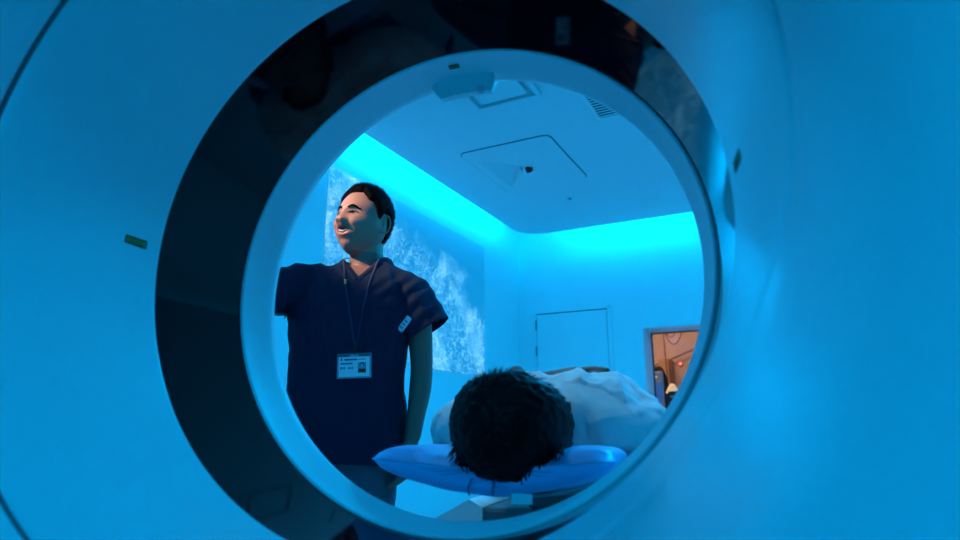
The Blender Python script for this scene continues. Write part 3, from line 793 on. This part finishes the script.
cutplane(bm, (0, 0, .700), (-.05, 0, -1), lambda c: c.z < .80)
cutplane(bm, A0-AD.normalized()*.006, AD.normalized(), lambda c: c.x > .168 and (c-A0).length < .16)
cutplane(bm, C0, CD, lambda c: c.x < -.25)
cut(bm, lambda c: c.z > 1.366)
n1, n2 = Vector((-1.2, 0, 1)).normalized(), Vector((1.2, 0, 1)).normalized(); vb = Vector((XN, 0, 1.282))
reg = lambda c: c.y < .035 and abs(c.x-XN) < .085 and c.z > 1.27
# the opening is where both planes are passed: split along one, then along the other, then delete
fs = [f for f in bm.faces if reg(f.calc_center_median())]
bmesh.ops.bisect_plane(bm, geom=fs+list({e for f in fs for e in f.edges})+list({v for f in fs for v in f.verts}), dist=1e-5, plane_co=vb, plane_no=n1)
fs = [f for f in bm.faces if reg(f.calc_center_median())]
bmesh.ops.bisect_plane(bm, geom=fs+list({e for f in fs for e in f.edges})+list({v for f in fs for v in f.verts}), dist=1e-5, plane_co=vb, plane_no=n2)
cut(bm, lambda c: reg(c) and (c-vb).dot(n1) > 0 and (c-vb).dot(n2) > 0)
cut(bm, lambda c: (Vector((c.x, c.y))-Vector((.01, .022))).length < .066 and c.z > 1.30 and c.y > .03)
bmesh.ops.solidify(bm, geom=bm.faces[:], thickness=.0022)
top_ = finish('scrub_top', bm, M_scrub, man)
# collar band along the V and hem stitching
from mathutils.bvhtree import BVHTree
dgx = bpy.context.evaluated_depsgraph_get()
bt = BVHTree.FromPolygons([v.co for v in top_.data.vertices], [p.vertices for p in top_.data.polygons])
def onto(x, z, off=.001, y0=-.5):
    h = bt.ray_cast(Vector((x, y0, z)), Vector((0, 1, 0)))
    return Vector((x, h[0].y-off, z)) if h[0] is not None else Vector((x, -.08, z))
bm = bmesh.new()
for s in (-1, 1):
    pts = []
    for k in range(8):
        t = k/7; x = XN+s*(.004+.058*t); z = 1.272+1.2*abs(x-XN)*1.0
        p = onto(x+s*.004, z-.008, .0005); pts.append((*p, .008))
    tube(bm, pts, 10, 2, flat=.25, side=(s*.7, 0, -.7))
finish('collar', bm, M_scrub, man)
# chest pocket edge
bm = bmesh.new(); pts = []
for (x, z) in ((.075, 1.165), (.14, 1.165)): pass
for k in range(10): p = onto(.06+.085*k/9, 1.168+.006*k/9, .001); pts.append((*p, .0018))
tube(bm, pts, 6, 1); finish('pocket_edge', bm, M_scrub, man)
# trousers: two legs and a seat
bm = bmesh.new()
torso(bm, [(.70, -.03, 0, .165, .11), (.80, -.03, 0, .160, .10), (.88, -.03, 0, .152, .094), (.94, -.03, 0, .145, .088)])
for x in (-.115, .048): tube(bm, [(x, .0, .78, .090), (x, .0, .66, .092), (x, .0, .45, .082), (x, .01, .25, .074), (x, .015, .10, .070)], 24, 4)
bm = remesh(bm, .008, 5, .5)
cloth_disp(bm, lambda p: .007*noise.noise(Vector((p.x*7, p.y*7, p.z*4)))+.004*noise.noise(p*14))
cut(bm, lambda c: c.z < .075); bmesh.ops.solidify(bm, geom=bm.faces[:], thickness=.002)
finish('trousers', bm, M_pants, man)
for x in (-.115, .048):
    bm = bmesh.new(); r_ = []
    for k in range(13):
        t = k/12; y = .07-.28*t; hw = .042*math.sqrt(max(.05, 1-(2*t-1)**4))*(1.08 if t > .5 else .92); ht = .05-.018*t
        r_.append([Vector((x+hw*math.cos(2*PI*i/20), y, max(0.001, ht*.9+ht*math.sin(2*PI*i/20)))) for i in range(20)])
    loft(bm, r_); bmesh.ops.recalc_face_normals(bm, faces=bm.faces[:]); finish('shoe', bm, M_shoe, man)

# lanyard with its card (own thing, worn by the man)
lan = empty('lanyard', (MX, MY, 0), R(18)); tag(lan, 'blue neck lanyard with a white photo identity card, hanging on the chest of the man', 'lanyard')
cxm, czm = .015, 1.045
bm = bmesh.new()
for s, xt in ((-1, -.056), (1, .066)):
    pts = [(*(Vector((xt*.9, .03, 1.374))), .0045)]
    for k in range(14):
        t = k/13; x = xt+(cxm+s*.003-xt)*t**.85; z = 1.352+(czm+.012-1.352)*t
        if t < .12: p = Vector((x, -.035, z+.002)); p.y = min(p.y, onto(x, z, .003).y)
        else: p = onto(x, z, .004)
        pts.append((*p, .0038))
    tube(bm, pts, 8, 2, flat=.3, side=(1, 0, 0))
finish('strap', bm, M_lan, lan)
p = onto(-.030, 1.262, .007); bm = bmesh.new(); box(bm, p.x-.004, p.x+.004, p.y-.003, p.y+.003, p.z-.010, p.z+.006, bev=.0015); blob(bm, (p.x, p.y-.002, p.z), .0045, 2); finish('buckle', bm, M_gold, lan)
p0 = onto(cxm, czm, .012); bm = bmesh.new(); tube(bm, [(cxm, p0.y+.002, czm+.012, .006), (cxm, p0.y, czm-.004, .005)], 10, 1); tube(bm, [(cxm, p0.y, czm-.004, .002), (cxm, p0.y-.001, czm-.018, .002)], 8, 1); finish('clip', bm, M_rubber, lan)
yb = min(onto(cxm+dx, czm-.05, .006).y for dx in (-.05, 0, .05))
CM = Matrix.Translation((cxm-.0, yb, czm-.054)) @ Matrix.Rotation(R(-2), 4, 'Y') @ Matrix.Rotation(R(-3), 4, 'Z')
hold = finish('card_holder', B((-.053, .053, -.0015, .0025, -.038, .038), bev=.001, mtx=CM), M_clear, lan, smooth=False)
hold['label'] = 'clear plastic holder with dark upper rim'
card = finish('card', B((-.047, .047, -.0022, -.0015, -.033, .027), mtx=CM), M_card, hold, smooth=False)
bm = bmesh.new()
box(bm, -.042, -.037, -.0026, -.0022, .016, .023, mtx=CM); x = -.030
box(bm, -.030, .010, -.0026, -.0022, .0165, .0215, mtx=CM); box(bm, .013, .036, -.0026, -.0022, .018, .020, mtx=CM)
x = -.042
while x < -.006: box(bm, x, x+.0026, -.0026, -.0022, .0045, .0095, mtx=CM); x += .0034
for gx in (-.043, -.034, -.018, -.009):       # four illegible characters of the name line
    box(bm, gx, gx+.007, -.0026, -.0022, -.0045, -.0032, mtx=CM); box(bm, gx, gx+.007, -.0026, -.0022, -.0085, -.0072, mtx=CM); box(bm, gx+.0028, gx+.0042, -.0026, -.0022, -.0105, -.0032, mtx=CM); box(bm, gx, gx+.0012, -.0026, -.0022, -.0105, -.0055, mtx=CM)
finish('print', bm, M_print, hold, smooth=False)
bm = bmesh.new(); box(bm, .012, .037, -.0026, -.0022, -.022, .010, mtx=CM); ph = finish('photo_background', bm, M_clear, hold, smooth=False)
bm = bmesh.new(); b2 = bmesh.new(); blob(b2, (0, 0, 0), 1, 2); bmesh.ops.transform(b2, matrix=CM @ Matrix.Translation((.0245, -.0029, .002)) @ Matrix.Diagonal((.0065, .0006, .008, 1)), verts=b2.verts); merge(bm, b2)
box(bm, .013, .036, -.0032, -.0026, -.021, -.010, mtx=CM); finish('portrait', bm, M_ink, hold, smooth=False)
bm = bmesh.new(); b2 = bmesh.new(); blob(b2, (0, 0, 0), 1, 2); bmesh.ops.transform(b2, matrix=CM @ Matrix.Translation((.0245, -.0033, .0)) @ Matrix.Diagonal((.0042, .0006, .0055, 1)), verts=b2.verts); merge(bm, b2); finish('portrait_face', bm, M_silver, hold)
finish('holder_rim', B((-.051, -.014, -.003, -.001, .028, .037), (.014, .051, -.003, -.001, .028, .037), (-.051, .051, -.0026, -.001, .034, .037), mtx=CM), M_couch_d, hold, smooth=False)

# clip-on dosimeter on the pocket
pd = onto(.158, 1.130, .010)
db = empty('dosimeter', (MX, MY, 0), R(18)); tag(db, 'small silver-blue badge clipped slantwise to the scrub pocket of the man', 'badge')
DM = Matrix.Translation(pd) @ Matrix.Rotation(R(-6), 4, 'Z') @ Matrix.Rotation(R(38), 4, 'Y')
finish('case', B((-.0115, .0115, -.004, .006, -.028, .028), bev=.004, mtx=DM), M_silver, db, smooth=False)
bm = bmesh.new()
for z in (-.018, -.006, .006): 
    for x in (-.005, .001): box(bm, x, x+.004, -.0046, -.004, z, z+.007, mtx=DM)
finish('print', bm, M_print, db, smooth=False)

# ------------------------------------------------------------------ the lying patient; local frame = world minus base point
PX, PY, PZ = -.29, 2.0, 0.70
pat = empty('person', (PX, PY, PZ)); tag(pat, 'patient in a pale gown lying on the scanner table, black hair towards us', 'person')
PO = Vector((PX, PY, PZ))
def pp_(x, y, z): return Vector((x, y, z))-PO
def w2(pts): return [(p[0]-PX, p[1]-PY, p[2]-PZ, p[3]) for p in pts]
HP = Matrix.Translation(pp_(-.298, 1.112, .806)) @ Matrix(((-1, 0, 0, 0), (0, 0, -1, 0), (0, -1, 0, 0), (0, 0, 0, 1))) @ Matrix.Rotation(R(3), 4, 'Z') @ Matrix.Rotation(R(3.5), 4, 'X')
bm = xf(head_bm(), HP)
for s in (-1, 1): merge(bm, xf(ear_bm(s), HP))
tube(bm, w2([(-.29, 1.15, .78, .055), (-.29, 1.22, .785, .055), (-.29, 1.30, .79, .07)]), 20, 3)
def torso_y(bm, secs, n=40, e=.8):
    loft(bm, [ring((x-PX, y-PY, z-PZ), (hw, 0, 0), (0, 0, hd), n, e) for y, x, z, hw, hd in catmull(secs, 4)])
torso_y(bm, [(1.25, -.29, .79, .08, .05), (1.29, -.29, .80, .15, .062), (1.36, -.29, .81, .175, .085), (1.48, -.29, .812, .17, .092), (1.62, -.30, .805, .145, .083), (1.76, -.31, .782, .128, .062), (1.9, -.31, .770, .125, .054), (2.0, -.31, .765, .12, .05)])
tube(bm, w2([(-.15, 1.31, .80, .045), (-.125, 1.37, .792, .042), (-.108, 1.50, .785, .037), (-.105, 1.57, .79, .035), (-.125, 1.60, .835, .034), (-.175, 1.615, .898, .029), (-.225, 1.62, .918, .025)]), 16, 4)
hand_bm(bm, pp_(-.232, 1.62, .920), (-1, .08, .10), (.05, .1, -1), 1, curl=9, spread=5, scale=.92, thumb=30)
tube(bm, w2([(-.44, 1.31, .80, .05), (-.482, 1.37, .795, .045), (-.502, 1.50, .79, .038), (-.505, 1.57, .795, .036), (-.48, 1.61, .84, .036), (-.40, 1.635, .895, .029), (-.355, 1.64, .915, .025)]), 16, 4)
hand_bm(bm, pp_(-.350, 1.645, .930), (1, .05, .22), (.1, .1, -1), -1, curl=6, spread=5, scale=.92, thumb=30)
for x in (-.375, -.205):
    tube(bm, w2([(x, 1.95, .775, .060), (x, 2.1, .770, .058), (x, 2.4, .765, .05), (x, 2.52, .77, .05), (x, 2.8, .755, .034), (x, 2.86, .752, .034)]), 18, 4)
    tube(bm, w2([(x, 2.86, .75, .034), (x, 2.90, .775, .034), (x, 2.905, .85, .03), (x, 2.90, .91, .022)]), 16, 3)
bm = remesh(bm, .0036, 2, .4)
pb = finish('body', bm, M_skin, pat); HPI = HP.inverted(); sc2 = skincol((.30, .14, .10))
paint(pb.data, lambda p: sc2(HPI @ p) if p.y < 1.24-PY else (.30, .14, .10))
face_parts(pat, HP, closed=True, smile=False)
# long-ish black hair, full volume on the crown facing the camera
def mask_full(az, el):
    d = math.degrees(abs(az))
    T = ((0, 40), (25, 38), (45, 28), (60, 12), (75, -10), (95, -30), (120, -50), (150, -58), (180, -60))
    for (d0, e0), (d1, e1) in zip(T, T[1:]):
        if d0 <= d <= d1: h = e0+(e1-e0)*(d-d0)/(d1-d0); break
    return (math.degrees(el)-h)/45
th_full = lambda az, el: .015+.010*max(0, math.sin(el))+.003*abs(math.sin(az))-.009*max(0, -math.cos(az))*max(0, 1-max(0, math.sin(el)))
def flow_full(az, el): return Vector((math.sin(az), -math.cos(az)*.6, -.6))
finish('hair', xf(hair_bm(mask_full, th_full, 11, 6500, .024, .0010, .0, jit=.03, nz=.004, flow=flow_full), HP), M_hair2, pat)
# loose hair falling on the cushion
bm = bmesh.new(); rn = random.Random(5)
for k in range(900):
    a = rn.uniform(-1.25, 1.25); r0 = .082+.012*rn.random()
    x = -.293+math.sin(a)*r0*1.08; z = .800-math.cos(a)*r0*.93+rn.uniform(-.004, .004)
    y = 1.02+rn.uniform(0, .16)
    ln = rn.uniform(.01, .028); dx = math.sin(a)*.25+rn.gauss(0, .15)
    z2 = max(.7415+.05*abs((x+.317)/.19)**1.7, z-ln*.7*math.cos(a)); 
    tube(bm, w2([(x, y, z, .0014), (x+dx*ln*.5, y-ln*.25, (z+z2)/2, .0013), (x+dx*ln, y-ln*.45, z2, .0005)]), 4, 1)
finish('hair_ends', bm, M_hair2, pat)
# gown
bm = bmesh.new()
torso_y(bm, [(1.235, -.29, .80, .075, .055), (1.275, -.29, .805, .15, .074), (1.35, -.29, .815, .195, .098), (1.48, -.295, .815, .182, .100), (1.60, -.30, .808, .165, .093), (1.76, -.31, .785, .145, .072), (1.90, -.31, .774, .15, .070), (2.0, -.305, .772, .165, .076), (2.12, -.30, .772, .165, .076)])
tube(bm, w2([(-.17, 1.30, .80, .062), (-.118, 1.36, .793, .060), (-.102, 1.47, .79, .058), (-.100, 1.55, .79, .057), (-.125, 1.60, .835, .047), (-.15, 1.612, .885, .04), (-.17, 1.612, .895, .03)]), 20, 4)
tube(bm, w2([(-.42, 1.30, .805, .066), (-.482, 1.36, .80, .066), (-.508, 1.47, .80, .064), (-.512, 1.56, .80, .064), (-.48, 1.60, .845, .05), (-.42, 1.63, .885, .035)]), 20, 4)
bm = remesh(bm, .006, 5, .5)
PK = pp_(-.165, 1.50, .895)
def fold_g(p):
    q = Vector((p.x*9, p.y*5, p.z*9)); f = .010*noise.noise(q)+.007*noise.noise(q*2.3+Vector((4, 0, 1)))
    rdg = 1-abs(noise.noise(Vector((p.x*11+p.y*4, p.y*6-p.x*5, p.z*6))))*2.2
    f += .009*max(0, rdg)**3
    r2 = 1-abs(noise.noise(Vector((p.x*24-p.y*9, p.y*13+p.z*8, p.z*15))))*2.6
    f += .0045*max(0, r2)**2
    f += .030*gs((p-PK).length, .035)
    return f*(1 if p.y > 1.30-PY else .4)
cloth_disp(bm, fold_g)
EZ, ED = pp_(-.135, 1.607, .872), Vector((-.75, .1, .62)).normalized()
EZ2, ED2 = pp_(-.45, 1.615, .865), Vector((.75, .2, .62)).normalized()
cut(bm, lambda c: (Vector((c.x, c.y+.785)).length < .064) or (c.y < 1.243-PY and abs(c.x) < .07) or c.y > 2.08-PY)
bmesh.ops.solidify(bm, geom=bm.faces[:], thickness=.002)
finish('gown', bm, M_gown, pat)
bm = bmesh.new()
for x in (-.375, -.205): tube(bm, w2([(x+.0, 1.95, .770, .085), (x, 2.15, .77, .080), (x, 2.5, .77, .068), (x, 2.78, .762, .055)]), 20, 4)
bm = remesh(bm, .008, 4, .5); cloth_disp(bm, lambda p: .006*noise.noise(p*11)); finish('trousers', bm, M_gown, pat)

# ------------------------------------------------------------------ lights
BLUE = (0.0, .43, 1.0)
def area(name, p, target, sx, sy, power, col=BLUE, spread=180):
    L_ = bpy.data.lights.new(name, 'AREA'); L_.shape = 'RECTANGLE'; L_.size = sx; L_.size_y = sy; L_.energy = power; L_.color = col; L_.spread = R(spread)
    o = bpy.data.objects.new(name, L_); COL.objects.link(o); o.location = p
    dr = Vector(target)-Vector(p); o.rotation_euler = dr.to_track_quat('-Z', 'Y').to_euler(); return o
def strip(x0, y0, x1, y1, nx, ny, power):
    a, b_ = rm(x0, y0, 2.93), rm(x1, y1, 2.93); c = (a+b_)/2
    o = area('cove_lamp', c, c, (b_-a).length, .13, power)
    n = (ROOM.to_3x3() @ Vector((nx, ny, -.25))).normalized(); xa = (b_-a).normalized(); z_ = -n; x_ = (xa-z_*xa.dot(z_)).normalized(); y_ = z_.cross(x_)
    o.rotation_euler = Matrix((x_, y_, z_)).transposed().to_euler()
strip(.29, -9.0, .29, -.5, -1, 0, 62)
strip(.5, -.41, 4.7, -.41, 0, 1, 32)
strip(XR-.31, -9.0, XR-.31, -.5, 1, 0, 10)
# unseen ceiling fill lamps with housings, added to brighten the scanner and walls
def ceil_fill(x, y, power, s=.5, col=BLUE, label=None):
    o = area('ceiling_fill', rm(x, y, 2.728), rm(x, y, 0), s, s, power, col)
    e_ = empty('ceiling_fill_box', rm(x, y, 2.75), RZ); tag(e_, label, 'ceiling light')
    finish('housing', B((-.27, .27, -.27, .27, -.012, -.0005), bev=.003), M_lamp, e_, smooth=False)
    finish('diffuser', B((-.25, .25, -.25, .25, -.016, -.012)), M_white, e_, smooth=False)
ceil_fill(2.9, -7.3, 25, label='unseen square fill light added on the ceiling behind the camera side of the scanner')
area('wall_fill', rm(2.6, YN+.04, 1.3), rm(2.6, -3, 1.0), .8, .5, 3)  # unseen fill and its housing, added to lift surfaces facing the camera
wl = empty('wall_fill_box', rm(2.6, YN, 1.3), RZ); tag(wl, 'unseen flat blue fill light added on the rear wall', 'fill light')
finish('housing', B((-.43, .43, .0005, .03, -.28, .28), bev=.004), M_lamp, wl, smooth=False)
ceil_fill(2.5, -2.6, 88, label='unseen square fill light added on the ceiling right of the louvred vent')
face_w = Matrix.Translation((MX, MY, 0)) @ Matrix.Rotation(R(18), 4, 'Z') @ Vector((-.03, -.08, 1.48))
downlight(.45, -5.9, 'round ceiling downlight near the left wall giving warm light', (1, .68, .46), 430, 9.5, face_w, .05, .8)
downlight(1.9, -4.9, 'round ceiling downlight above the scanner table giving white light', (.36, .80, 1), 44, 34, (-.35, 1.55, .85), .06, .8)
# control room
L_ = bpy.data.lights.new('control_room_lamp', 'AREA'); L_.size = .7; L_.energy = 34; L_.color = (1, .52, .30)
lo = bpy.data.objects.new('control_room_lamp', L_); COL.objects.link(lo); lo.location = rm(.95, 1.9, 2.65)

w_ = bpy.data.worlds.new('World'); S.world = w_; w_.use_nodes = True
w_.node_tree.nodes['Background'].inputs[0].default_value = (0, .01, .03, 1)

# ------------------------------------------------------------------ camera
cam = bpy.data.cameras.new('camera'); co_ = bpy.data.objects.new('camera', cam); COL.objects.link(co_)
co_.location = (0, 0, .80); co_.rotation_euler = (R(104.04), 0, R(18))
cam.lens = 24; cam.sensor_width = 36; cam.clip_start = .01
cam.dof.use_dof = True; cam.dof.focus_distance = 2.0; cam.dof.aperture_fstop = 3.6
S.camera = co_
S.view_settings.view_transform = 'Standard'; S.view_settings.look = 'None'
S.view_settings.gamma = 1; S.view_settings.exposure = .12
S.view_settings.use_curve_mapping = False
